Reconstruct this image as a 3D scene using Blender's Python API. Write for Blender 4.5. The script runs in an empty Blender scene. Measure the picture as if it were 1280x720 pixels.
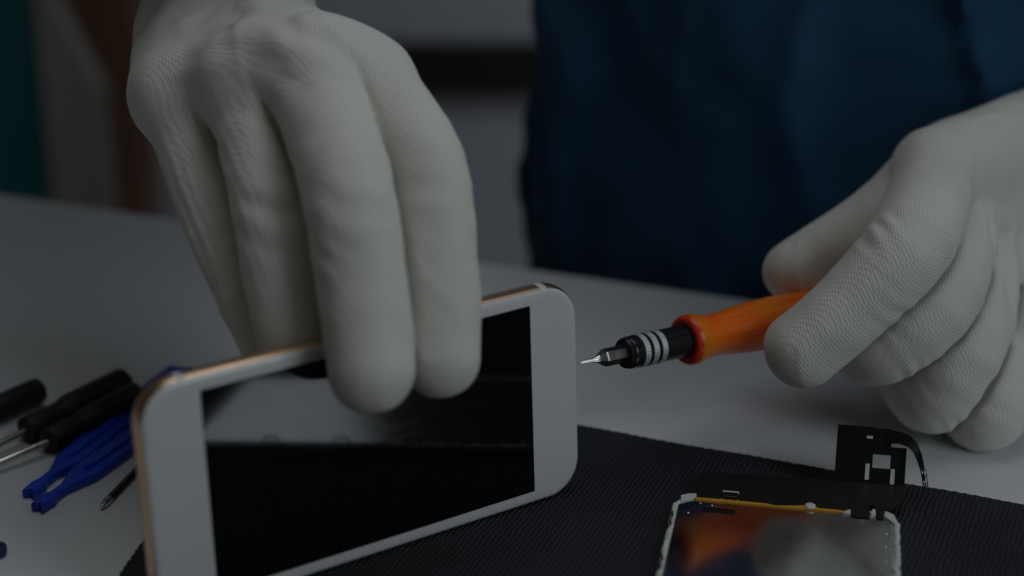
import bpy, math, random
import numpy as np
from mathutils import Vector

# ------------------------------------------------------------------ camera, light, exposure
S = 0.001                                     # every length below is in millimetres
sc = bpy.context.scene
col = sc.collection
rad = math.radians

cam_d = bpy.data.cameras.new('camera')
cam = bpy.data.objects.new('camera', cam_d)
col.objects.link(cam)
sc.camera = cam
cam.location = (36.844 * S, -461.362 * S, 258.252 * S)
cam.rotation_euler = (rad(90 - 21.107), 0, 0)
cam_d.sensor_width = 36
cam_d.lens = 64.688
cam_d.clip_start = 0.01
cam_d.clip_end = 50
cam_d.dof.use_dof = True
cam_d.dof.focus_distance = 0.550
cam_d.dof.aperture_fstop = 4.6
cam_d.dof.aperture_blades = 7

world = bpy.data.worlds.new('World')
sc.world = world
world.use_nodes = True
wb = world.node_tree.nodes['Background']
wb.inputs[0].default_value = (1.0, 0.92, 0.78, 1)
wb.inputs[1].default_value = 0.17

def area(name, loc, target, sx, sy, power, color):
    l = bpy.data.lights.new(name, 'AREA')
    l.shape = 'RECTANGLE'
    l.size, l.size_y = sx * S, sy * S
    l.energy = power
    l.color = color
    o = bpy.data.objects.new(name, l)
    col.objects.link(o)
    o.location = Vector(loc) * S
    o.rotation_euler = (Vector(target) - Vector(loc)).to_track_quat('-Z', 'Y').to_euler()
    return o

area('window_light', (953, -799, 700), (40, 20, 40), 620, 780, 23, (0.85, 0.95, 1.0))
area('overhead_fill', (150, 240, 1000), (20, 110, 0), 800, 650, 13, (0.92, 0.97, 1.0))  # unseen overhead lamp added as soft fill

sc.view_settings.view_transform = 'Standard'
sc.view_settings.look = 'None'
sc.view_settings.gamma = 1
sc.view_settings.use_curve_mapping = False
sc.view_settings.exposure = -2.9

# ------------------------------------------------------------------ helpers
random.seed(4)
CURROOT = {}

def thing(name, label, cat, loc=(0, 0, 0), group=None):
    o = bpy.data.objects.new(name, None)
    o.empty_display_size = 0.01
    col.objects.link(o)
    o.location = Vector(loc) * S
    o['label'] = label
    o['category'] = cat
    if group:
        o['group'] = group
    return o

def root_loc(o):
    while o.parent:
        o = o.parent
    return np.array(o.location) / S

def mesh(name, V, Fc, mat, parent=None, smooth=True, origin=None, kind=None, label=None, autosmooth=None):
    V = np.asarray(V, float)
    base = root_loc(parent) if parent is not None else (np.array(origin, float) if origin is not None else np.zeros(3))
    me = bpy.data.meshes.new(name)
    me.from_pydata(((V - base) * S).tolist(), [], [list(map(int, f)) for f in Fc])
    me.validate()
    me.update()
    import bmesh
    if len(Fc) < 20000:
        bm = bmesh.new(); bm.from_mesh(me)
        bmesh.ops.recalc_face_normals(bm, faces=bm.faces)
        bm.to_mesh(me); bm.free()
    if smooth:
        me.polygons.foreach_set('use_smooth', [True] * len(me.polygons))
        if autosmooth:
            me.set_sharp_from_angle(angle=rad(autosmooth))
    me.materials.append(mat)
    o = bpy.data.objects.new(name, me)
    col.objects.link(o)
    if parent is not None:
        o.parent = parent
    elif origin is not None:
        o.location = Vector(origin) * S
    if kind: o['kind'] = kind
    if label: o['label'] = label
    return o

def join(*parts):
    V, Fc, n = [], [], 0
    for v, f in parts:
        v = np.asarray(v, float)
        V.append(v); Fc += [[i + n for i in q] for q in f]; n += len(v)
    return np.concatenate(V), Fc

def unit(a):
    a = np.asarray(a, float); return a / np.linalg.norm(a)

def frame_of(axis, hint=(0, 0, 1)):
    a = unit(axis); b = np.cross(hint, a)
    if np.linalg.norm(b) < 1e-6: b = np.cross((1, 0, 0), a)
    b = unit(b); c = np.cross(a, b)
    return a, b, c                          # axis, side, up

def lathe(org, axis, prof, seg=48, rfun=None, cap=True, hint=(0, 0, 1)):
    a, b, c = frame_of(axis, hint); org = np.array(org, float)
    V, Fc = [], []
    ang = np.arange(seg) * 2 * math.pi / seg
    for s, r in prof:
        for t in ang:
            rr = r * (rfun(t, s) if rfun else 1)
            V.append(org + a * s + rr * (math.cos(t) * b + math.sin(t) * c))
    for i in range(len(prof) - 1):
        for j in range(seg):
            k = (j + 1) % seg
            Fc.append([i * seg + j, i * seg + k, (i + 1) * seg + k, (i + 1) * seg + j])
    if cap:
        Fc.append(list(range(seg))[::-1]); Fc.append([(len(prof) - 1) * seg + j for j in range(seg)])
    return V, Fc

def rrect(w, h, r, n=8, noise=None):
    pts = []
    for cx, cy, a0 in ((w / 2 - r, h / 2 - r, 0), (-w / 2 + r, h / 2 - r, 90), (-w / 2 + r, -h / 2 + r, 180), (w / 2 - r, -h / 2 + r, 270)):
        for i in range(n + 1):
            t = rad(a0 + 90 * i / n)
            pts.append((cx + r * math.cos(t), cy + r * math.sin(t)))
    return np.array(pts)

def loft(loops, cap0=True, cap1=True):
    n = len(loops[0]); V = np.concatenate([np.asarray(l, float) for l in loops]); Fc = []
    for i in range(len(loops) - 1):
        for j in range(n):
            k = (j + 1) % n
            Fc.append([i * n + j, i * n + k, (i + 1) * n + k, (i + 1) * n + j])
    if cap0: Fc.append(list(range(n))[::-1])
    if cap1: Fc.append([(len(loops) - 1) * n + j for j in range(n)])
    return V, Fc

def inset(pts, d):
    """move a convex-ish outline inwards by d"""
    p = np.asarray(pts, float); q = np.roll(p, 1, 0); n = np.roll(p, -1, 0)
    t = n - q; t = t / (np.linalg.norm(t, axis=1)[:, None] + 1e-9)
    nn = np.c_[t[:, 1], -t[:, 0]]
    area2 = np.sum(p[:, 0] * n[:, 1] - n[:, 0] * p[:, 1])
    if area2 < 0: nn = -nn
    return p - nn * d

def slab(pts2, o, ex, ey, ez, z0, z1, bev=0.3):
    """outline in the (ex,ey) plane extruded along ez with a small bevel"""
    o, ex, ey, ez = (np.array(t, float) for t in (o, ex, ey, ez))
    m = lambda P, z: np.array([o + p[0] * ex + p[1] * ey + z * ez for p in P])
    i1 = inset(pts2, bev); i2 = inset(pts2, bev * 0.3)
    return loft([m(i1, z0), m(i2, z0 + bev * .3), m(pts2, z0 + bev), m(pts2, z1 - bev), m(i2, z1 - bev * .3), m(i1, z1)])

def box(c, ex, ey, ez, sx, sy, sz, bev=0.4):
    return slab(np.array([(sx / 2, -sy / 2), (sx / 2, sy / 2), (-sx / 2, sy / 2), (-sx / 2, -sy / 2)]), c, ex, ey, ez, -sz / 2, sz / 2, bev)

def tube(pts, r, seg=10):
    pts = [np.array(p, float) for p in pts]; loops = []
    for i, p in enumerate(pts):
        t = pts[min(i + 1, len(pts) - 1)] - pts[max(i - 1, 0)]
        a, b, c = frame_of(t); rr = r[i] if hasattr(r, '__len__') else r
        loops.append([p + rr * (math.cos(k * 2 * math.pi / seg) * b + math.sin(k * 2 * math.pi / seg) * c) for k in range(seg)])
    return loft(loops)

def bent_strip(path, width_dir, widths, th, closed=False):
    """a ribbon of some thickness following a path; widths = (left,right) offsets along width_dir for each path point"""
    path = [np.array(p, float) for p in path]; wd = unit(width_dir); loops = []
    for i, p in enumerate(path):
        t = unit(path[min(i + 1, len(path) - 1)] - path[max(i - 1, 0)])
        n = unit(np.cross(t, wd)); l, r = widths[i]
        loops.append([p + wd * l - n * th / 2, p + wd * r - n * th / 2, p + wd * r + n * th / 2, p + wd * l + n * th / 2])
    return loft(loops)

# ------------------------------------------------------------------ signed distance surfaces (gloves, clothes)
def smin(a, b, k):
    h = np.clip(0.5 + 0.5 * (b - a) / k, 0, 1)
    return b + (a - b) * h - k * h * (1 - h)

def cone(p, a, b, ra, rb, flat=None):
    a = np.array(a, np.float32); b = np.array(b, np.float32)
    ab = b - a; t = np.clip(((p - a) @ ab) / (ab @ ab), 0, 1)
    d = p - a - t[:, None] * ab
    if flat is not None:                              # squash along one direction: flat = (dir, factor)
        n = np.array(flat[0], np.float32); q = d @ n
        d = d + np.outer(q * (flat[1] - 1), n)
    return np.sqrt((d * d).sum(1)) - (ra + (rb - ra) * t)

def chain(p, pts, rs, k=3.0):
    d = None
    for i in range(len(pts) - 1):
        c = cone(p, pts[i], pts[i + 1], rs[i], rs[i + 1])
        d = c if d is None else smin(d, c, k)
    return d

def spline_chain(p, pts, rs, sub=4):
    P = [np.array(q, float) for q in pts]; n = len(P); Q, W = [], []
    for i in range(n - 1):
        p0 = P[i - 1] if i else 2 * P[0] - P[1]; p3 = P[i + 2] if i + 2 < n else 2 * P[-1] - P[-2]
        for k in range(sub):
            t = k / sub; a, b = P[i], P[i + 1]
            Q.append(.5 * (2 * a + (b - p0) * t + (2 * p0 - 5 * a + 4 * b - p3) * t * t + (3 * a - 3 * b + p3 - p0) * t ** 3))
            W.append(rs[i] + (rs[i + 1] - rs[i]) * (3 * t * t - 2 * t ** 3))
    Q.append(P[-1]); W.append(rs[-1]); d = None
    for i in range(len(Q) - 1):
        c = cone(p, Q[i], Q[i + 1], W[i], W[i + 1]); d = c if d is None else np.minimum(d, c)
    return d

def wob(p, s, seed=0):
    """cheap smooth noise in about -1..1 with wavelength s"""
    rs = np.random.RandomState(seed); o = np.zeros(len(p), np.float32)
    w = p / s
    for i in range(4):
        M = rs.normal(size=(3, 3)).astype(np.float32) * 2.2; ph = rs.uniform(0, 6.28, 3)
        q = w @ M
        o += np.sin(q[:, 0] + ph[0] + 1.3 * np.sin(q[:, 1] + ph[1])) * np.cos(q[:, 2] * .7 + ph[2])
    return o / 2.2

def folds(p, c, axis, lam, amp, R, seed=0):
    c = np.array(c, np.float32); ax = unit(axis).astype(np.float32)
    d = p - c; r2 = (d * d).sum(1)
    return amp * np.exp(-r2 / (R * R)) * np.sin(2 * math.pi * (d @ ax) / lam + 1.1 * wob(p, 14, seed))

def surface(fn, lo, hi, h):
    """surface nets over fn<0"""
    lo = np.array(lo, float); n = np.ceil((np.array(hi, float) - lo) / h).astype(int) + 1
    xs = [(lo[i] + h * np.arange(n[i])).astype(np.float32) for i in range(3)]
    vals = np.empty(n, np.float32)
    q = 5                                             # coarse pass, then only blocks near the surface
    cs = [x[::q] + np.float32(h * (q - 1) / 2) for x in xs]
    G = np.stack(np.meshgrid(*cs, indexing='ij'), -1)
    cd = fn(G.reshape(-1, 3)).reshape(G.shape[:3])
    vals[:] = np.repeat(np.repeat(np.repeat(cd, q, 0), q, 1), q, 2)[:n[0], :n[1], :n[2]]
    near = np.argwhere(np.abs(cd) < q * h * 1.25 + 2.0)
    off = np.stack(np.meshgrid(range(q), range(q), range(q), indexing='ij'), -1).reshape(-1, 3)
    for i in range(0, len(near), 3000):
        idx = (near[i:i + 3000, None, :] * q + off[None]).reshape(-1, 3)
        idx = idx[(idx < n).all(1)]
        P = (lo + idx * h).astype(np.float32)
        vals[idx[:, 0], idx[:, 1], idx[:, 2]] = fn(P)
    ins = vals < 0
    cnt = np.zeros(n - 1, np.int8); acc = np.zeros(tuple(n - 1) + (3,), np.float32); num = np.zeros(n - 1, np.float32)
    for a in (0, 1):
        for b in (0, 1):
            for c in (0, 1):
                cnt += ins[a:n[0] - 1 + a, b:n[1] - 1 + b, c:n[2] - 1 + c]
    act = (cnt > 0) & (cnt < 8)
    I = np.argwhere(act); ids = -np.ones(n - 1, int); ids[act] = np.arange(len(I))
    corner = np.array([(a, b, c) for a in (0, 1) for b in (0, 1) for c in (0, 1)])
    CV = np.stack([vals[I[:, 0] + c[0], I[:, 1] + c[1], I[:, 2] + c[2]] for c in corner], 1)
    pos = np.zeros((len(I), 3)); m = np.zeros(len(I))
    for i in range(8):
        for j in range(i + 1, 8):
            if np.abs(corner[i] - corner[j]).sum() == 1:
                x = (CV[:, i] < 0) != (CV[:, j] < 0)
                t = np.where(x, CV[:, i] / np.where(x, CV[:, i] - CV[:, j], 1), 0)
                pos += np.where(x[:, None], corner[i] + t[:, None] * (corner[j] - corner[i]), 0); m += x
    V = lo + (I + pos / m[:, None]) * h
    Fc = []
    for ax in range(3):
        b, c = [(1, 2), (2, 0), (0, 1)][ax]
        sl0 = [slice(None)] * 3; sl1 = [slice(None)] * 3
        sl0[ax] = slice(0, n[ax] - 1); sl1[ax] = slice(1, n[ax])
        x = ins[tuple(sl0)] != ins[tuple(sl1)]
        E = np.argwhere(x); E = E[(E[:, b] > 0) & (E[:, c] > 0) & (E[:, b] < n[b] - 1) & (E[:, c] < n[c] - 1)]
        fl = ins[tuple(E.T)]
        eb = np.zeros(3, int); eb[b] = 1; ec = np.zeros(3, int); ec[c] = 1
        q = np.stack([ids[tuple((E - eb - ec).T)], ids[tuple((E - ec).T)], ids[tuple(E.T)], ids[tuple((E - eb).T)]], 1)
        q[~fl] = q[~fl][:, ::-1]
        Fc.append(q)
    Fc = np.concatenate(Fc)
    Fc = Fc[(Fc >= 0).all(1)]
    for it in range(2):                               # pull the vertices onto the surface
        e = 0.25 * h; V32 = V.astype(np.float32); d0 = fn(V32)
        g = np.stack([(fn(V32 + np.eye(3, dtype=np.float32)[i] * e) - d0) / e for i in range(3)], 1)
        gn = (g * g).sum(1) + 1e-4
        V = V - 0.8 * np.clip(d0 / np.maximum(gn, .2), -h, h)[:, None] * g
    E = np.concatenate([Fc[:, [0, 1]], Fc[:, [1, 2]], Fc[:, [2, 3]], Fc[:, [3, 0]]]); E = np.concatenate([E, E[:, ::-1]])
    vol = np.einsum('ij,ij->i', V[Fc[:, 0]], np.cross(V[Fc[:, 1]], V[Fc[:, 2]])).sum()
    if vol < 0: Fc = Fc[:, ::-1]
    dg = np.bincount(E[:, 0], minlength=len(V))[:, None]
    for lam in (.5, -.45, .5):
        A = np.stack([np.bincount(E[:, 0], V[E[:, 1], k], minlength=len(V)) for k in range(3)], 1) / np.maximum(dg, 1)
        V = V + lam * (A - V)
    return V, Fc

# ------------------------------------------------------------------ materials
def mat(name, color, rough=0.5, metal=0.0, spec=0.5, var=0.0, vscale=60, bump=0.0, bscale=900, bdist=0.0002,
        coat=0.0, sheen=0.0, rvar=0.0, color2=None, aniso=None):
    m = bpy.data.materials.new(name); m.use_nodes = True
    nt = m.node_tree; N = nt.nodes; L = nt.links; b = N['Principled BSDF']
    b.inputs['Base Color'].default_value = (*color, 1)
    b.inputs['Roughness'].default_value = rough
    b.inputs['Metallic'].default_value = metal
    b.inputs['Specular IOR Level'].default_value = spec
    b.inputs['Coat Weight'].default_value = coat
    b.inputs['Coat Roughness'].default_value = 0.2 if coat > .6 else 0.08
    b.inputs['Sheen Weight'].default_value = sheen
    tc = N.new('ShaderNodeTexCoord')
    if var or rvar:
        nz = N.new('ShaderNodeTexNoise'); nz.inputs['Scale'].default_value = vscale; nz.inputs['Detail'].default_value = 6
        L.new(tc.outputs['Object'], nz.inputs['Vector'])
        if var:
            mx = N.new('ShaderNodeMix'); mx.data_type = 'RGBA'
            c2 = color2 or tuple(c * (1 - var) for c in color)
            mx.inputs['A'].default_value = (*c2, 1); mx.inputs['B'].default_value = (*color, 1)
            rp = N.new('ShaderNodeValToRGB'); rp.color_ramp.elements[0].position = .3; rp.color_ramp.elements[1].position = .7
            L.new(nz.outputs['Fac'], rp.inputs['Fac'])
            L.new(rp.outputs['Color'], mx.inputs['Factor']); L.new(mx.outputs['Result'], b.inputs['Base Color'])
        if rvar:
            mr = N.new('ShaderNodeMapRange'); mr.inputs['To Min'].default_value = max(0, rough - rvar); mr.inputs['To Max'].default_value = min(1, rough + rvar)
            L.new(nz.outputs['Fac'], mr.inputs['Value']); L.new(mr.outputs['Result'], b.inputs['Roughness'])
    if bump:
        bn = N.new('ShaderNodeTexNoise'); bn.inputs['Scale'].default_value = bscale; bn.inputs['Detail'].default_value = 3
        L.new(tc.outputs['Object'], bn.inputs['Vector'])
        bp = N.new('ShaderNodeBump'); bp.inputs['Strength'].default_value = bump; bp.inputs['Distance'].default_value = bdist
        L.new(bn.outputs['Fac'], bp.inputs['Height']); L.new(bp.outputs['Normal'], b.inputs['Normal'])
    return m

def glove_material():
    m = mat('white_knit', (0.78, 0.77, 0.715), rough=0.95, spec=0.15, sheen=0.35, var=0.07, vscale=30)
    nt = m.node_tree; N = nt.nodes; L = nt.links; b = N['Principled BSDF']
    tc = next(n for n in N if n.type == 'TEX_COORD')
    nz = N.new('ShaderNodeTexNoise'); nz.inputs['Scale'].default_value = 300; nz.inputs['Detail'].default_value = 1
    L.new(tc.outputs['Object'], nz.inputs['Vector'])
    ad = N.new('ShaderNodeVectorMath'); ad.operation = 'MULTIPLY_ADD'
    ad.inputs[1].default_value = (.0006,) * 3
    L.new(nz.outputs['Color'], ad.inputs[0]); L.new(tc.outputs['Object'], ad.inputs[2])
    mp = N.new('ShaderNodeMapping'); mp.inputs['Rotation'].default_value = (rad(31), rad(22), rad(40))
    L.new(ad.outputs['Vector'], mp.inputs['Vector'])
    sp = N.new('ShaderNodeSeparateXYZ'); L.new(mp.outputs['Vector'], sp.inputs[0])
    def M(op, a, bb=None):
        n = N.new('ShaderNodeMath'); n.operation = op
        for i, x in enumerate((a, bb)):
            if x is None: continue
            if isinstance(x, (int, float)): n.inputs[i].default_value = x
            else: L.new(x, n.inputs[i])
        return n.outputs[0]
    k = 2 * math.pi / .00090                                 # knit stitches, about a millimetre apart
    sx, sy, sz = (M('SINE', M('MULTIPLY', sp.outputs[i], k)) for i in range(3))
    h = M('ADD', M('ADD', sx, sy), sz)
    n2 = N.new('ShaderNodeTexNoise'); n2.inputs['Scale'].default_value = 2600; n2.inputs['Detail'].default_value = 3
    L.new(tc.outputs['Object'], n2.inputs['Vector'])
    h = M('ADD', h, M('MULTIPLY', n2.outputs['Fac'], 2.2))
    bp = N.new('ShaderNodeBump'); bp.inputs['Strength'].default_value = 0.38; bp.inputs['Distance'].default_value = 0.0001
    L.new(h, bp.inputs['Height']); L.new(bp.outputs['Normal'], b.inputs['Normal'])
    return m

def mat_material():
    """black rubber-fibre mat with rows of small raised dots"""
    m = mat('black_mat', (0.032, 0.035, 0.046), rough=0.72, spec=0.35, var=0.4, vscale=25)
    nt = m.node_tree; N = nt.nodes; L = nt.links; b = N['Principled BSDF']
    tc = next(n for n in N if n.type == 'TEX_COORD')
    mp = N.new('ShaderNodeMapping'); mp.inputs['Rotation'].default_value = (0, 0, rad(22))
    L.new(tc.outputs['Object'], mp.inputs['Vector'])
    nz = N.new('ShaderNodeTexNoise'); nz.inputs['Scale'].default_value = 120
    L.new(tc.outputs['Object'], nz.inputs['Vector'])
    ad = N.new('ShaderNodeVectorMath'); ad.operation = 'MULTIPLY_ADD'; ad.inputs[1].default_value = (.0016,) * 3
    L.new(nz.outputs['Color'], ad.inputs[0]); L.new(mp.outputs['Vector'], ad.inputs[2])
    sp = N.new('ShaderNodeSeparateXYZ'); L.new(ad.outputs['Vector'], sp.inputs[0])
    def M(op, a, bb=None):
        n = N.new('ShaderNodeMath'); n.operation = op
        for i, x in enumerate((a, bb)):
            if x is None: continue
            if isinstance(x, (int, float)): n.inputs[i].default_value = x
            else: L.new(x, n.inputs[i])
        return n.outputs[0]
    x = M('MULTIPLY', sp.outputs['X'], 2 * math.pi / .0030)
    y = M('MULTIPLY', sp.outputs['Y'], 2 * math.pi / .0042)
    h = M('ADD', M('MULTIPLY', M('SINE', M('ADD', x, y)), M('SINE', M('SUBTRACT', x, y))), 1.0)
    bp = N.new('ShaderNodeBump'); bp.inputs['Strength'].default_value = 1.0; bp.inputs['Distance'].default_value = 0.0008
    L.new(h, bp.inputs['Height']); L.new(bp.outputs['Normal'], b.inputs['Normal'])
    # fibres worn pale on the dots, and a little lint
    mixn = next(n for n in N if n.type == 'MIX')
    li = N.new('ShaderNodeTexNoise'); li.inputs['Scale'].default_value = 800; li.inputs['Detail'].default_value = 2
    L.new(tc.outputs['Object'], li.inputs['Vector'])
    lr = N.new('ShaderNodeMapRange'); lr.inputs['From Min'].default_value = .74; lr.inputs['From Max'].default_value = .80
    lr.inputs['To Max'].default_value = .6
    L.new(li.outputs['Fac'], lr.inputs['Value'])
    m2 = N.new('ShaderNodeMix'); m2.data_type = 'RGBA'; m2.inputs['B'].default_value = (.16, .16, .17, 1)
    wr = M('MULTIPLY', h, .035)
    fc = M('MAXIMUM', lr.outputs['Result'], wr)
    L.new(fc, m2.inputs['Factor']); L.new(mixn.outputs['Result'], m2.inputs['A']); L.new(m2.outputs['Result'], b.inputs['Base Color'])
    return m

M_table = mat('white_laminate', (0.75, 0.775, 0.80), rough=0.42, spec=0.4, var=0.05, vscale=5, bump=0.03, bscale=500, bdist=.0002, rvar=.06)
M_mat = mat_material()
M_glove = glove_material()
M_shirt = mat('navy_cloth', (0.03, 0.10, 0.20), rough=0.95, spec=0.1, sheen=0.08, var=0.4, vscale=18, bump=.3, bscale=900)
M_gold = mat('rose_gold_metal', (0.72, 0.50, 0.33), rough=0.34, metal=1.0, var=.08, vscale=90)
M_white_glass = mat('white_glass', (0.74, 0.75, 0.76), rough=0.135, spec=0.5, coat=.3, var=.02, vscale=30)
M_white_plastic = mat('white_plastic', (0.72, 0.72, 0.70), rough=0.4, var=.15, vscale=300, bump=.25, bscale=600, bdist=.0004)
M_screen = mat('black_screen_glass', (0.003, 0.003, 0.004), rough=0.055, spec=0.62, var=0.3, vscale=45, rvar=.05)
M_backplate = mat('dark_mirror_metal', (0.74, 0.75, 0.76), rough=0.135, metal=1.0, var=.15, vscale=140, rvar=.05)
M_flex = mat('black_flex_film', (0.008, 0.0075, 0.007), rough=0.4, spec=.35, var=.4, vscale=120, bump=.1, bscale=300)
M_amber = mat('amber_film', (0.72, 0.36, 0.03), rough=0.35, var=.2, vscale=200)
M_steel = mat('bright_steel', (0.72, 0.71, 0.68), rough=0.22, metal=1.0, var=.15, vscale=400, rvar=.08)
M_band = mat('satin_steel', (0.85, 0.85, 0.84), rough=0.5, metal=1.0, var=.1, vscale=500)
M_dark_steel = mat('dark_steel', (0.16, 0.155, 0.15), rough=0.34, metal=1.0, var=.3, vscale=300)
M_gunmetal = mat('black_anodised', (0.022, 0.022, 0.028), rough=0.28, metal=.4, spec=.6, var=.2, vscale=250)
M_orange = mat('amber_orange_plastic', (1.0, 0.30, 0.004), rough=0.30, spec=0.45, coat=.35, var=.25, vscale=38, color2=(0.97, 0.13, 0.004))
M_orange.node_tree.nodes['Principled BSDF'].inputs['Subsurface Weight'].default_value = .7
M_orange.node_tree.nodes['Principled BSDF'].inputs['Subsurface Radius'].default_value = (.009, .0014, .0002)
M_orange.node_tree.nodes['Principled BSDF'].inputs['Subsurface Scale'].default_value = 1.0
M_red = mat('red_orange_plastic', (0.80, 0.05, 0.006), rough=0.3, spec=.5, var=.15, vscale=60)
M_black_plastic = mat('black_handle_plastic', (0.014, 0.014, 0.016), rough=0.5, spec=.4, var=.3, vscale=90, bump=.15, bscale=400)
M_blue = mat('blue_nylon', (0.010, 0.06, 0.62), rough=0.42, spec=.4, var=.2, vscale=70, bump=.12, bscale=350)
M_navy = mat('navy_plastic', (0.01, 0.015, 0.10), rough=0.4)
M_wall = mat('grey_wall_paint', (0.72, 0.77, 0.90), rough=.8, var=.06, vscale=6, bump=.1, bscale=200)
M_wall_shade = mat('dark_wall_shade', (0.03, 0.032, 0.034), rough=.6, var=.2, vscale=20)  # shadow on the far wall, put in as a dark colour
M_wood = mat('dark_brown_wood', (0.30, 0.16, 0.10), rough=.5, var=.45, vscale=12)
M_teal = mat('teal_board', (0.004, 0.11, 0.14), rough=.6, var=.15, vscale=10)
M_greyedge = mat('grey_metal_edge', (0.30, 0.30, 0.28), rough=.5, var=.1, vscale=20)

# ------------------------------------------------------------------ the setting
X3, Y3, Z3 = np.eye(3)
ed = unit((0.927, -0.375, 0)); en = np.array([-ed[1], ed[0], 0])       # along and across the far table edge
TZ = -2.2                                                              # table top; the mat's top is z = 0
ec = np.array([23.8, 243.9, 0]) + np.array((0.4, -1.0, 0))
tc_ = ec - en * 450
v, f = slab(np.array([(900, -450), (900, 450), (-900, 450), (-900, -450)]), tc_ + np.array([0, 0, TZ]), ed, en, Z3, -28, 0, 1.2)
table = mesh('table', v, f, M_table, smooth=True, autosmooth=50, kind='structure')

# wall behind; the dark strip on it stands in for a band of shadow
wc = np.array([-20, 980, 0.])
v, f = box(wc + (0, 30, -50), X3, Y3, Z3, 2200, 40, 900, 1)
wall = mesh('wall', v, f, M_wall, smooth=False, kind='structure')
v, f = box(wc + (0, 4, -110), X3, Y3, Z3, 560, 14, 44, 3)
mesh('wall_shade_strip', v, f, M_wall_shade, parent=wall, smooth=False)

t = thing('wooden_cabinet', 'dark brown wooden cabinet side far behind the table at top left', 'cabinet', (-320, 830, -400))
v, f = box((-345, 850, -120), X3, Y3, Z3, 226, 60, 560, 2); mesh('side_panel', v, f, M_wood, t, smooth=False)
v, f = box((-345, 845, 170), X3, Y3, Z3, 240, 70, 18, 2); mesh('top_board', v, f, M_wood, t, smooth=False)
t = thing('teal_panel', 'teal board with grey edge strip standing at far left', 'board', (-390, 720, -400))
v, f = box((-372, 740, -120), X3, Y3, Z3, 206, 20, 520, 2); mesh('board', v, f, M_teal, t, smooth=False)
v, f = slab(np.array([(-275, -380), (-236, -380), (-236, -60), (-262, 0), (-275, 60)]), (0, 738, 0), X3, Z3, -Y3, -8, 14, 1); mesh('edge_strip', v, f, M_greyedge, t, smooth=False)

# the mat
mp = [np.array(q, float) for q in ((-54, 131), (61.6, 82.3), (126.8, 55), (189.9, 28.4), (420, -69), (330, -300), (-105, -270), (-78, -60), (-72, -13.2), (-68.5, 15.9), (-61, 74))]
out = []
for i, a in enumerate(mp):
    b = mp[(i + 1) % len(mp)]; n = max(2, int(np.linalg.norm(b - a) / 1.1)); d = unit(b - a); nn = np.array([-d[1], d[0]])
    for k in range(n):
        j = 0.22 * math.sin(k * 2.2) + random.uniform(-.12, .12) + .35 * math.sin(k * .13 + i)
        out.append(a + (b - a) * k / n + nn * j)
out = np.array(out)
v, f = slab(out, (0, 0, 0), X3, Y3, Z3, TZ + 0.02, 0, 0.25)
wm = mesh('work_mat', v, f, M_mat, smooth=True, autosmooth=40, origin=(60, -60, 0))
wm['label'] = 'black dotted rubber work mat lying under the phone and display'; wm['category'] = 'mat'

# ------------------------------------------------------------------ the phone
th = rad(34.549); lean = 0.05
pu = np.array([math.cos(th), math.sin(th), 0]); pn = np.array([math.sin(th), -math.cos(th), 0])      # along, towards the viewer
pv = np.array([0, 0, 1]) * math.cos(lean) - pn * math.sin(lean); pf = np.cross(pu, pv)
pc = np.array([0, 0, 33.61])
ph0 = pc - pf * 3.65                                      # the fitted plane is the glass front
phone = thing('smartphone', 'white fronted smartphone with gold edge standing on its long side on the mat', 'smartphone', (pc - 33.65 * pv))
PO = rrect(138.4, 67.3, 11.5, 14)
def ploop(ins, b, P=PO): return np.array([ph0 + q[0] * pu + q[1] * pv + b * pf for q in inset(P, ins)])
prof = [(3.2, -3.65), (1.9, -3.5), (0.9, -3.0), (0.25, -2.1), (0, -0.9), (0, 0.8), (0.2, 1.9), (0.55, 2.6), (0.9, 2.9)]
v, f = loft([ploop(a, b) for a, b in prof]); mesh('metal_frame', v, f, M_gold, phone, autosmooth=60)
v, f = loft([ploop(a, b) for a, b in [(1.0, 2.75), (0.72, 2.85), (0.8, 3.1), (1.15, 3.4), (1.8, 3.58), (2.9, 3.65)]]); mesh('front_panel', v, f, M_white_glass, phone, autosmooth=60)
SO = rrect(104.0, 58.5, 0.4, 3)
v, f = loft([np.array([ph0 + q[0] * pu + q[1] * pv + b * pf for q in inset(SO, i)]) for i, b in ((0, 3.5), (0, 3.67), (.05, 3.69))]); mesh('screen', v, f, M_screen, phone, smooth=False)
# antenna bands crossing the frame near the corners
for cx in (-56.5, 57.5):
    for sgn in (1, -1):
        ring = []
        for a, b in prof[1:]:
            z = sgn * (33.65 - a + 0.05); ring.append((z, b))
        L1 = [[ph0 + (cx - 1.1) * pu + z * pv + b * pf, ph0 + (cx + 1.1) * pu + z * pv + b * pf] for z, b in ring]
        V = [p for pr in L1 for p in pr]; Fq = [[2 * i, 2 * i + 1, 2 * i + 3, 2 * i + 2] for i in range(len(ring) - 1)]
        n = len(V); V2 = V + [ph0 + ((p - ph0) @ pu) * pu + ((p - ph0) @ pv - sgn * .3) * pv + ((p - ph0) @ pf) * pf for p in V]
        Fq += [[a + n for a in q][::-1] for q in Fq]
        mesh('antenna_band', V2, Fq, M_white_plastic, phone, autosmooth=60)

# ------------------------------------------------------------------ the taken-off display with its flex cable
du = unit((0.982, -0.190, 0)); dv = np.array([du[1], -du[0], 0])          # across, and down towards the viewer
d0 = np.array([118.3, 25.0, 0.0])                                      # middle of the top edge
disp = thing('display_assembly', 'removed phone display lying face down on the mat with black flex cable', 'display', d0 + dv * 66)
DW, DL = 66.5, 137.0
DO = rrect(DW, DL, 8.5, 10)
rng = np.random.RandomState(3)
DOu = np.array([q + unit(q) * rng.uniform(-.28, .28) for q in DO])
dm = d0 + dv * DL / 2
def dl(P, z): return np.array([dm + q[0] * du - q[1] * dv + z * Z3 for q in P])
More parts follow.
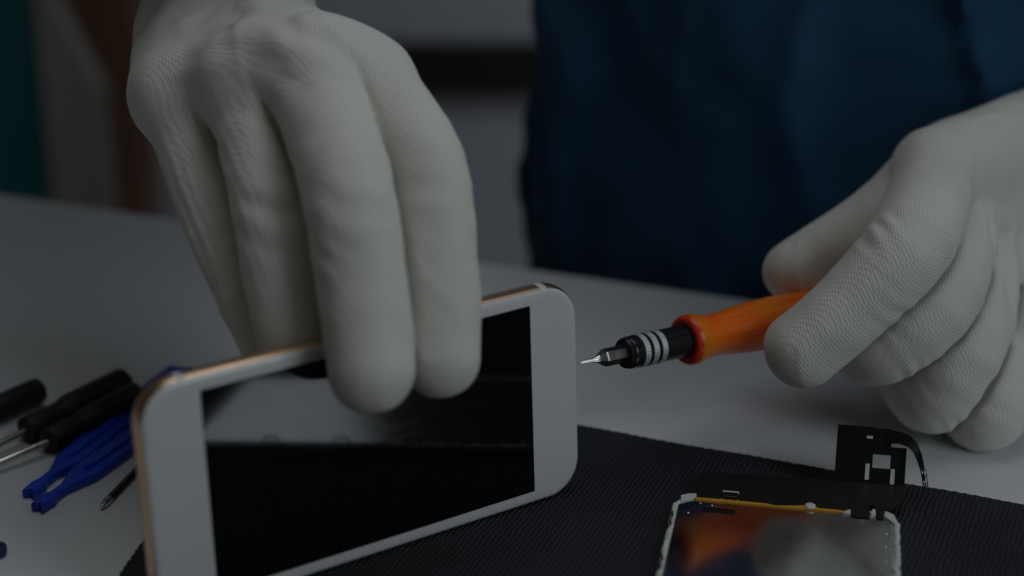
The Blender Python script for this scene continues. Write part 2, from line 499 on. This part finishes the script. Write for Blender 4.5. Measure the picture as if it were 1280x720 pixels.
# white rim: a shallow tray
big = []
for i in range(len(DO)):
    a, b = DO[i], DO[(i + 1) % len(DO)]; n = max(1, int(np.linalg.norm(b - a) / 2.0))
    for k in range(n): big.append(a + (b - a) * k / n)
big = np.array(big); big = np.array([q - unit(q) * abs(rng.normal(0, .42)) for q in big])
bz = lambda P, z, a: dl(P, z) + np.outer(rng.uniform(-a, a, len(P)), Z3)
v, f = loft([dl(inset(big, .4), .1), dl(big, .6), dl(big, 2.2), bz(inset(big, .4), 2.6, .25), bz(inset(big, 1.0), 2.65, .3), dl(inset(big, 1.6), 2.3), dl(inset(big, 1.7), 1.2)]); mesh('rim', v, f, M_white_plastic, disp, autosmooth=50)
BO = np.array([(30.9, -65), (30.9, 60.5), (27.0, 64.8), (-28.0, 64.8), (-31.6, 61.0), (-31.6, -65)])
v, f = loft([dl(BO, 1.0), dl(BO, 2.2), dl(inset(BO, .35), 2.5)]); mesh('backplate', v, f, M_backplate, disp, smooth=False)
def dp(x, y, z): return d0 + du * x + dv * y + Z3 * z        # x across, y down from the top edge
v, f = slab(np.array([(-24, 8.2), (-24, 10.6), (-14.5, 10.6), (-14.5, 8.2)]), d0, du, dv, Z3, 2.45, 2.75, .08); mesh('foam_pad', v, f, M_flex, disp, smooth=False)
for k, (x, y) in enumerate([(-25, 5.6), (-21.5, 6.2), (29.0, 14), (29.0, 22), (29.0, 30), (29.0, 38), (29.0, 46), (-28, 12)]):
    v, f = lathe(dp(x, y, 2.4), Z3, [(0, .42), (.18, .42), (.24, .3)], 12); mesh('rivet', v, f, M_steel, disp, autosmooth=30)
for pts_ in ([(-31.2, 2.6), (-29.0, .9), (-26.6, .5), (-26.8, 3.4), (-28.6, 4.4), (-30.6, 6.2)], [(25.0, .6), (26.1, .6), (26.0, 4.6), (24.6, 4.8)], [(28.6, 1.0), (31.2, 2.8), (32.0, 6.0), (30.8, 7.2), (28.6, 4.6)], [(16.6, 4.4), (18.7, .8), (18.8, 5.0)]):
    v, f = slab(np.array(pts_)[::-1], d0, du, dv, Z3, 2.4, 3.0, .12); mesh('corner_tab', v, f, M_white_plastic, disp, smooth=False)
# clips along the left edge
for y in (18, 44, 58, 82, 106):
    pts = [dp(-32.2, y - 2.6, 2.6), dp(-32.4, y - 2.4, 4.2), dp(-32.4, y, 4.7), dp(-32.4, y + 2.4, 4.2), dp(-32.2, y + 2.6, 2.6)]
    v, f = tube(pts, .35, 8); mesh('spring_clip', v, f, M_dark_steel, disp)
# amber strip along the top
v, f = slab(np.array([(-26.5, 2.0), (-26.5, 4.0), (17.0, 4.0), (17.0, 2.0)]), d0, du, dv, Z3, 2.3, 2.95, .1); mesh('amber_strip', v, f, M_amber, disp, smooth=False)
# broad flex band rising behind the top edge
fl_pts = np.array([(-26.4, 2.9), (-26.4, -10.0), (-24.8, -11.6), (12.6, -13.2), (34.2, -13.2), (33.6, -4), (31.0, 0.4), (28.4, 1.6), (28.0, 6.2), (26.2, 6.0), (25.9, -.6), (24.3, -.8), (24.2, 6.2), (18.9, 6.0), (18.8, 2.0), (17.2, 3.2), (14, 2.9), (9.6, 3.0), (8.0, 1.6), (5.6, 1.6), (3.2, 2.6), (-3.0, 3.8), (-6.0, 2.9), (-14.0, 2.8), (-14.2, -1.6), (-19.0, -1.6), (-19.2, 2.8)])
def flexz(x, y): return 3.15 - .085 * y
n = len(fl_pts)
V = [dp(x, y, flexz(x, y) + .18) for x, y in fl_pts] + [dp(x, y, flexz(x, y) - .1) for x, y in fl_pts]
Fq = [list(range(n)), [n + i for i in range(n)][::-1]] + [[i, (i + 1) % n, n + (i + 1) % n, n + i] for i in range(n)]
import bmesh
flex = mesh('flex_cable', V, Fq, M_flex, disp, smooth=False)
v, f = box(dp(-16.6, 1.2, 3.4), du, dv, Z3, 4.4, 3.0, 1.3, .2); mesh('connector', v, f, M_gunmetal, flex, smooth=False)
v, f = box(dp(-16.6, -1.3, 3.2), du, dv, Z3, 4.8, 1.6, .6, .15); mesh('solder_pad', v, f, M_white_plastic, flex, smooth=False)
v, f = lathe(dp(7.0, 2.6, 3.0), Z3, [(0, 1.6), (.4, 1.6), (.7, 1.2), (.75, .6)], 20); mesh('solder_pad', v, f, M_white_plastic, flex, autosmooth=30)
# upright tab with its window: outline with a square hole, standing on the band
tb = dp(23.0, -13.0, 4.2)                         # foot of the tab
tx = du; tz = unit(np.array([0, 0, 1.0]) - dv * 0.55); ty = np.cross(tx, tz)
def tab_piece(x0, x1, z0, z1, name='tab_strip', m=M_flex, dy=0, th_=.28):
    v, f = box(tb + tx * (x0 + x1) / 2 + tz * (z0 + z1) / 2 + ty * dy, tx, ty, tz, x1 - x0, th_, z1 - z0, .05)
    return mesh(name, v, f, m, flex, smooth=False)
tab_piece(-9.6, 1.4, -2, 17.2)
tab_piece(1.4, 6.6, 9.0, 17.0)
tab_piece(1.4, 6.6, -2, 5.0)
tab_piece(6.6, 11.2, -2, 11.6)
tab_piece(-.8, 1.0, 13.6, 14.4, 'contact_mark', M_white_plastic, .25, .2)
tab_piece(-.6, .6, 1.2, 6.0, 'contact_mark', M_white_plastic, .25, .2)
tab_piece(6.9, 8.1, .4, 5.0, 'contact_mark', M_white_plastic, .25, .2)
# ribbon that runs off the top of the tab, bends over to the right and hangs down
top = [(5, 16.9), (9, 16.4), (12, 15.4), (14.2, 13.2), (15.6, 10.0), (16.6, 6.2), (17.3, 2.4)]
bot_ = [(5, 12.6), (9, 12.7), (11.4, 12.0), (13.0, 10.4), (14.2, 8.0), (15.3, 5.0), (16.3, 2.0)]
dep = [.3, .6, 1.2, 2.2, 3.2, 4.0, 4.6]
loops = []
for (x1, z1), (x2, z2), y_ in zip(top, bot_, dep):
    A = tb + tx * x1 + tz * z1 + ty * (y_ * .7); B = tb + tx * x2 + tz * z2 + ty * (y_ * 1.2)
    loops.append([A - ty * .15, B - ty * .15, B + ty * .15, A + ty * .15])
v, f = loft(loops); mesh('ribbon', v, f, M_flex, flex, autosmooth=50)
path = [(np.array(loops[-2][0]) + loops[-2][1]) / 2, (np.array(loops[-1][0]) + loops[-1][1]) / 2]
for k in range(5):
    w_ = (k / 4 - .5); a = path[0] + tx * (w_ * 1.5 + .2) + ty * .35; b = path[1] + tx * (w_ * 1.3 + .3) + ty * .5 - tz * (1.6 + .9 * (k % 2))
    v, f = tube([a, (a + b) / 2 + tx * .1, b], .16, 6); mesh('contact_pin', v, f, M_steel if k % 2 else M_gunmetal, flex)

# ------------------------------------------------------------------ screwdriver held at the phone's end
sa = unit(pu + np.array([0, 0, -.060])); st = pc + 69.6 * pu + 7.4 * pv
drv = thing('orange_screwdriver', 'orange handled precision screwdriver with banded black collar, held in gloved hand at the phone end', 'screwdriver', st + sa * 40)
v, f = lathe(st, sa, [(0, .2), (1.0, .5), (4.5, .62), (6.4, 1.1), (7.4, 1.6)], 16); mesh('blade', v, f, M_steel, drv, autosmooth=40)
v, f = lathe(st, sa, [(6.8, 1.6), (8.6, 2.7), (9.0, 2.75), (21, 2.75)], 6); mesh('hex_bit', v, f, M_steel, drv, smooth=False)
v, f = lathe(st, sa, [(16.2, 2.9), (16.2, 4.4), (16.9, 4.75), (17.4, 4.6), (17.9, 4.95), (18.6, 4.95), (22.6, 5.0), (47, 5.0), (47, 2.0)], 64); clr = mesh('collar', v, f, M_gunmetal, drv, autosmooth=35)
for s0 in (20.9, 24.2, 27.5):
    rf = lambda t, s: 1 + .012 * math.cos(t * 40)
    v, f = lathe(st, sa, [(s0, 4.9), (s0 + .15, 5.16), (s0 + 2.05, 5.16), (s0 + 2.2, 4.9)], 160, rf); mesh('knurled_band', v, f, M_band, clr, autosmooth=40)
def flute(t, s):
    w = min(1, max(0, (s - 51) / 14)); return 1 - .085 * w * max(0, math.cos(t * 6 + .4)) ** 3
hp = [(40.4, 5.2), (40.0, 6.0), (40.0, 6.9), (40.5, 7.5), (41.6, 7.85), (43.2, 7.9), (45.0, 7.5), (47.4, 6.95), (50, 6.6), (53, 6.65), (57, 7.05), (62, 7.6), (68, 8.05), (75, 8.25), (84, 8.2), (96, 7.9), (108, 7.5), (113, 6.8), (116, 4.5), (116.6, 1.0)]
v, f = lathe(st, sa, hp, 96, flute); hnd = mesh('handle', v, f, M_orange, drv, autosmooth=60)
v, f = lathe(st, sa, [(40.2, 5.05), (39.8, 5.3), (39.75, 6.6), (40.05, 7.3), (40.6, 7.6), (41.4, 7.88), (41.7, 7.6)], 64, cap=False); mesh('front_rim', v, f, M_red, hnd, autosmooth=60)

# ------------------------------------------------------------------ person: shirt and white gloves
person = thing('person', 'person in navy shirt and white gloves sitting behind the table, holding phone and screwdriver', 'person', (206, 297, -300))
def glove(name, spec, lo, hi, h, label):
    def fn(p):
        palm = None
        for a, b, ra, rb in spec['palm']:
            c = cone(p, a, b, ra, rb); palm = c if palm is None else smin(palm, c, spec.get('kp', 11))
        tot = palm; prev = None
        for i, (pts, rs, k) in enumerate(spec['fingers']):
            d = spline_chain(p, pts, rs)
            w = smin(palm, d, k)
            if prev is not None and i < 4:                  # stitched crease where two fingers touch
                g = np.exp(-((d - prev) / 1.9) ** 2) * np.exp(-(np.maximum(d, 0) / 2.6) ** 2)
                crease = np.maximum(crease, g) if i > 1 else g
                sl = np.minimum(np.minimum(.78 - np.abs(d - prev) / 2, 6 + np.minimum(d, prev)), np.minimum(palm - 1, 2.5 - np.minimum(d, prev)))
                slit = np.maximum(slit, sl) if i > 1 else sl
            prev = d
            tot = smin(tot, w, .9)
        tot = tot + spec.get('groove', 0) * crease
        if spec.get('slit'): tot = -smin(-tot, -slit, .5)
        tot = tot + .30 * wob(p, 30, spec['seed']) + .15 * wob(p, 13, spec['seed'] + 1)
        rg = np.exp(-(wob(p, 30, spec['seed'] + 5) / .13) ** 2) * np.clip(.15 + wob(p, 44, spec['seed'] + 6), 0, 1)
        tot = tot - spec.get('wrinkle', .5) * rg + .25 * np.clip(wob(p, 20, spec['seed'] + 7), 0, 1)
        for fo in spec['folds']: tot = tot + folds(p, *fo)
        for c, n_, off in spec.get('cuts', []):
            tot = np.maximum(tot, (p - np.array(c, np.float32)) @ unit(n_).astype(np.float32))
        return tot
    V, Fq = surface(fn, lo, hi, h)
    return mesh(name, V, Fq, M_glove, person, label=label)

LI = [(-5.3, 48.5, 124.0), (12.9, 23.0, 107.8), (16.6, 7.2, 80.9), (17.5, -2.6, 60.9)]
LM = [(-20.3, 47.3, 126.4), (-7.8, 9.9, 107.4), (-2.8, -6.5, 81.5), (0.0, -17.6, 63.9)]
LR = [(-39.0, 56.2, 121.7), (-30.8, 23.2, 97.3), (-24.3, 7.5, 67.8), (-18.4, 1.4, 46.5)]
LL = [(-61.4, 68.7, 115.2), (-49.7, 39.3, 89.1), (-35.7, 19.9, 66.5), (-24.2, 9.5, 45.2)]
LT = [(-40.3, 94.7, 110.3), (-16.7, 70.7, 81.6), (-7.8, 40.7, 59.4), (-2.3, 25.6, 48.0)]
left_spec = dict(seed=11, wrinkle=.8, kp=11, groove=1.2,
    palm=[(LI[0], (-36.3, 96.3, 120.0), 14, 16), (LM[0], (-45.5, 101.1, 121.4), 14, 16), (LR[0], (-54.9, 105.7, 122.3), 13.5, 16), (LL[0], (-64.4, 109.4, 120.7), 12.5, 15.5),
          (LM[0], LR[0], 14, 13), ((-38.0, 78.1, 114.7), (-48.9, 108.8, 124.7), 18, 20), ((-50.1, 117.6, 125.2), (-65.2, 256.9, 202.9), 22, 27), ((-55.0, 119.5, 124.8), (-71.2, 256.9, 202.9), 22, 27), (LL[0], (-59.3, 116.6, 122.8), 13, 17)],
    fingers=[(LI, [13.0, 11.2, 11.5, 10.9], 6), (LM, [13.6, 12.8, 12.2, 11.5], 6), (LR, [12.6, 10.5, 10.6, 10.0], 6), (LL, [11.5, 9.4, 8.8, 8.4], 6), (LT, [15, 12.5, 12, 10.5], 8)],
    folds=[((-18.3, 46.1, 134.3), (0.5, .3, 1), 14, 1.0, 18, 5), ((-37.0, 75.8, 128.0), (0.45, 0, 1), 16, 1.3, 22, 6), ((-75.1, 100.5, 125.3), (1, 0, .2), 14, .8, 18, 9), ((-54.1, 28.4, 88.5), (1, .3, .30), 3.0, .30, 26, 7),
           ((-7.6, -4.3, 103.8), (.25, 0, 1), 10, .28, 10, 12), ((16.4, 8.9, 104.8), (-.2, 0, 1), 10, .25, 10, 13), ((-13.2, -11.3, 91.2), (.5, 0, 1), 8, .3, 7, 14), ((-29.5, 12.1, 96.4), (.2, 0, 1), 9, .45, 11, 15)])
glove('glove', left_spec, (-110, -60, 40), (60, 160, 235), 0.95, 'white glove gripping the phone from above')

RI = [(176.5, 118.0, 76.4), (160.1, 72.0, 68.2), (140.4, 60.8, 50.4), (125.7, 57.1, 37.9)]
RM = [(189.4, 126.6, 59.6), (171.3, 76.4, 49.1), (152.8, 68.6, 34.4), (146.3, 86.7, 28.7)]
RR = [(200.4, 127.1, 47.1), (181.3, 78.4, 32.2), (171.1, 71.9, 15.3), (164.0, 91.7, 16.6)]
RL = [(214.3, 124.0, 30.8), (193.1, 77.2, 15.2), (187.4, 72.9, 6.7), (181.8, 90.7, 5.6)]
RT = [(187.0, 139.7, 71.6), (152.8, 110.8, 57.7), (129.1, 103.2, 46.2)]
RW = (272.1, 186.9, 82.7)
right_spec = dict(seed=23, wrinkle=.8, kp=11, groove=.7, slit=True,
    palm=[(RI[0], RW, 14, 19), (RM[0], RW, 14, 19), (RR[0], RW, 13.5, 19), (RL[0], (270.0, 173.8, 65.5), 13, 19), ((190.7, 140.1, 61.4), RW, 15, 20), (RW, (368.7, 244.2, 86.6), 24, 30)],
    fingers=[(RI, [12.5, 13.8, 12.4, 11.9], 3.5), (RM, [12, 13.5, 12.4, 11], 3.5), (RR, [12, 13.2, 11.8, 10.5], 3.5), (RL, [12, 12.6, 10.6, 9.5], 3.5), (RT, [15, 11.6, 10.4], 7)],
    folds=[((146.6, 64.0, 75.2), (0.75, 0, .5), 5.5, .55, 6.5, 5), ((162.3, 56.2, 27.3), (.8, 0, .4), 6, .7, 5.5, 6), ((177.1, 59.3, 7.6), (.7, 0, .5), 6, .6, 5.5, 7),
           ((152.9, 54.3, 50.1), (.6, 0, .7), 6, .35, 8, 10), ((188.4, 100.2, 58.1), (1, 0, -.25), 9, .9, 15, 8), ((199.1, 94.6, 32.4), (1, 0, -.2), 9, .9, 15, 9), ((203.9, 113.4, 53.4), (1, 0, -.25), 11, 1.1, 16, 12)])
glove('glove', right_spec, (95, 30, -3), (300, 190, 115), 0.7, 'white glove closed around the screwdriver handle')

# shirt: torso and both sleeves in one cloth surface
pe, pb = ed, en                                             # across and behind
tcn = np.array([206, 297, 0.]) + en * 4
def shirt(p):
    q = p - tcn.astype(np.float32)
    x = q @ pe.astype(np.float32); y = q @ pb.astype(np.float32); z = p[:, 2]
    w = 164 + np.clip((z - 60) / 300, 0, 1) * 22; dpt = 112 + np.clip((z - 60) / 300, 0, 1) * 6
    r = np.sqrt((x / w) ** 2 + (y / dpt) ** 2); d = (r - 1) * dpt
    d = np.maximum(d, z - 440); d = np.maximum(d, -z - 180)
    ra = chain(p, [tcn - pe * 178 + Z3 * 415, (-120, 350, 260), (-52, 118, 190)], [62, 50, 36], 30)
    la = chain(p, [tcn + pe * 178 + Z3 * 415, (470, 230, 190), (318, 120, 92)], [62, 50, 36], 30)
    d = smin(d, ra, 30); d = smin(d, la, 30)
    sk = p * np.array([1, 1, .45], np.float32)
    return d + 4.0 * wob(sk, 110, 3) - 7 * np.exp(-(wob(sk, 90, 8) / .2) ** 2) + 1.5 * wob(p, 34, 4)
V, Fq = surface(shirt, (-200, 60, -180), (560, 480, 490), 6)
mesh('shirt', V, Fq, M_shirt, person)

# ------------------------------------------------------------------ small tools on the table at the left
def small_driver(label, back, front, tip, r, group):
    back, front, tip = (np.array(q, float) for q in (back, front, tip))
    t = thing('screwdriver', label, 'screwdriver', (front[0], front[1], TZ), group)
    a = unit(front - back); L_ = np.linalg.norm(front - back)
    rf = lambda an, s: 1 - .07 * max(0, math.cos(an * 6)) ** 2
    P = [(0, r * .7), (.5, r * .92), (1.6, r), (L_ * .50, r), (L_ * .58, r * .96), (L_ * .64, r * .82), (L_ * .72, r * .80), (L_ * .78, r * .84), (L_ * .95, r * .86), (L_ - .6, r * .8), (L_, r * .5)]
    v, f = lathe(back, a, P, 48, rf); mesh('handle', v, f, M_black_plastic, t, autosmooth=50)
    e = np.linalg.norm(tip - front)
    v, f = lathe(front, unit(tip - front), [(-1, 1.25), (e - 4, 1.25), (e, .5)], 16); mesh('shaft', v, f, M_steel, t, autosmooth=50)
    return t
G1 = 'black handled screwdrivers on the table'
small_driver('black screwdriver whose handle lies uppermost of the two beside the blue pry tools', (-95.0, 111.9, 2.8), (-119.8, 74.1, 2.2), (-142.0, 43.0, 0.0), 5.3, G1)
small_driver('black screwdriver lying directly against the blue pry tools', (-88.7, 101.1, 2.6), (-110.7, 65.9, 2.2), (-136.2, 39.8, 0.0), 5.2, G1)
small_driver('black screwdriver handle apart from the others at the left edge', (-122.5, 105.7, 2.6), (-142.7, 76.6, 2.4), (-160.6, 55.0, 0.0), 4.6, G1)

def pry(label, back, tip, wd=9.6):
    back, tip = np.array(back, float), np.array(tip, float)
    back[2] = tip[2] = TZ
    t = thing('pry_tool', label, 'pry tool', back, 'blue plastic pry tools')
    a = unit(tip - back); L_ = np.linalg.norm(tip - back); b = np.cross(Z3, a); h = wd / 2
    O = np.array([(0, -h), (L_ - 27, -h), (L_ - 23, -h * .92), (L_ - 14, -h * .3), (L_ - 9, -h * .3), (L_ - 6, -h * .5), (L_, -h * .42), (L_ - 1.6, 0), (L_, h * .42), (L_ - 6, h * .5), (L_ - 9, h * .3), (L_ - 14, h * .3), (L_ - 23, h * .92), (L_ - 27, h), (0, h)])
    v, f = slab(O, back, a, b, Z3, .3, 3.3, .6); body = mesh('body', v, f, M_blue, t, smooth=False)
    v, f = slab(np.array([(3, -1.3), (L_ - 28, -1.3), (L_ - 24, 0), (L_ - 28, 1.3), (3, 1.3)]), back, a, b, Z3, 3.1, 4.3, .4); mesh('ridge', v, f, M_blue, t, smooth=False)
pry('blue plastic pry tool lying farther from the viewer, its forked end pointing left', (-78.9, 128.4, 0.0), (-109.4, 35.1, 0.0))
pry('blue plastic pry tool nearer the small dark bit, its forked end pointing left', (-76.0, 95.3, 0.0), (-104.7, 26.4, 0.0))
b0, b1 = np.array((-85.9, 28.3, -1.0)), np.array((-78.5, 59.2, -1.0))
t = thing('screwdriver_bit', 'thin dark steel screwdriver bit lying beside the left end of the phone', 'bit', (b0[0], b0[1], TZ))
Lb = np.linalg.norm(b1 - b0)
v, f = lathe(b0, b1 - b0, [(0, .5), (1.2, .9), (4.0, 1.25), (4.6, 1.0), (5.4, 1.2)], 16); mesh('tip', v, f, M_steel, t, autosmooth=40)
v, f = lathe(b0, b1 - b0, [(5.2, 1.2), (Lb + 14, 1.2)], 6); mesh('shank', v, f, M_dark_steel, t, smooth=False)
e0 = np.array((-110.0, 1.2, 0.0))
t = thing('plastic_opener', 'rounded navy plastic opener tip just showing at the left frame edge', 'opener', (e0[0], e0[1], TZ))
v, f = slab(rrect(34, 6, 2.9, 8), e0 + np.array([-14.2, 1.5, TZ]), unit((1, -.1, 0)), unit((.1, 1, 0)), Z3, .2, 3.2, .6); mesh('body', v, f, M_navy, t, autosmooth=40)
v, f = slab(rrect(18, 2, .9, 6), e0 + np.array([-16.2, 1.7, TZ]), unit((1, -.1, 0)), unit((.1, 1, 0)), Z3, 3.1, 3.7, .2); mesh('grip_ridge', v, f, M_navy, t, autosmooth=40)
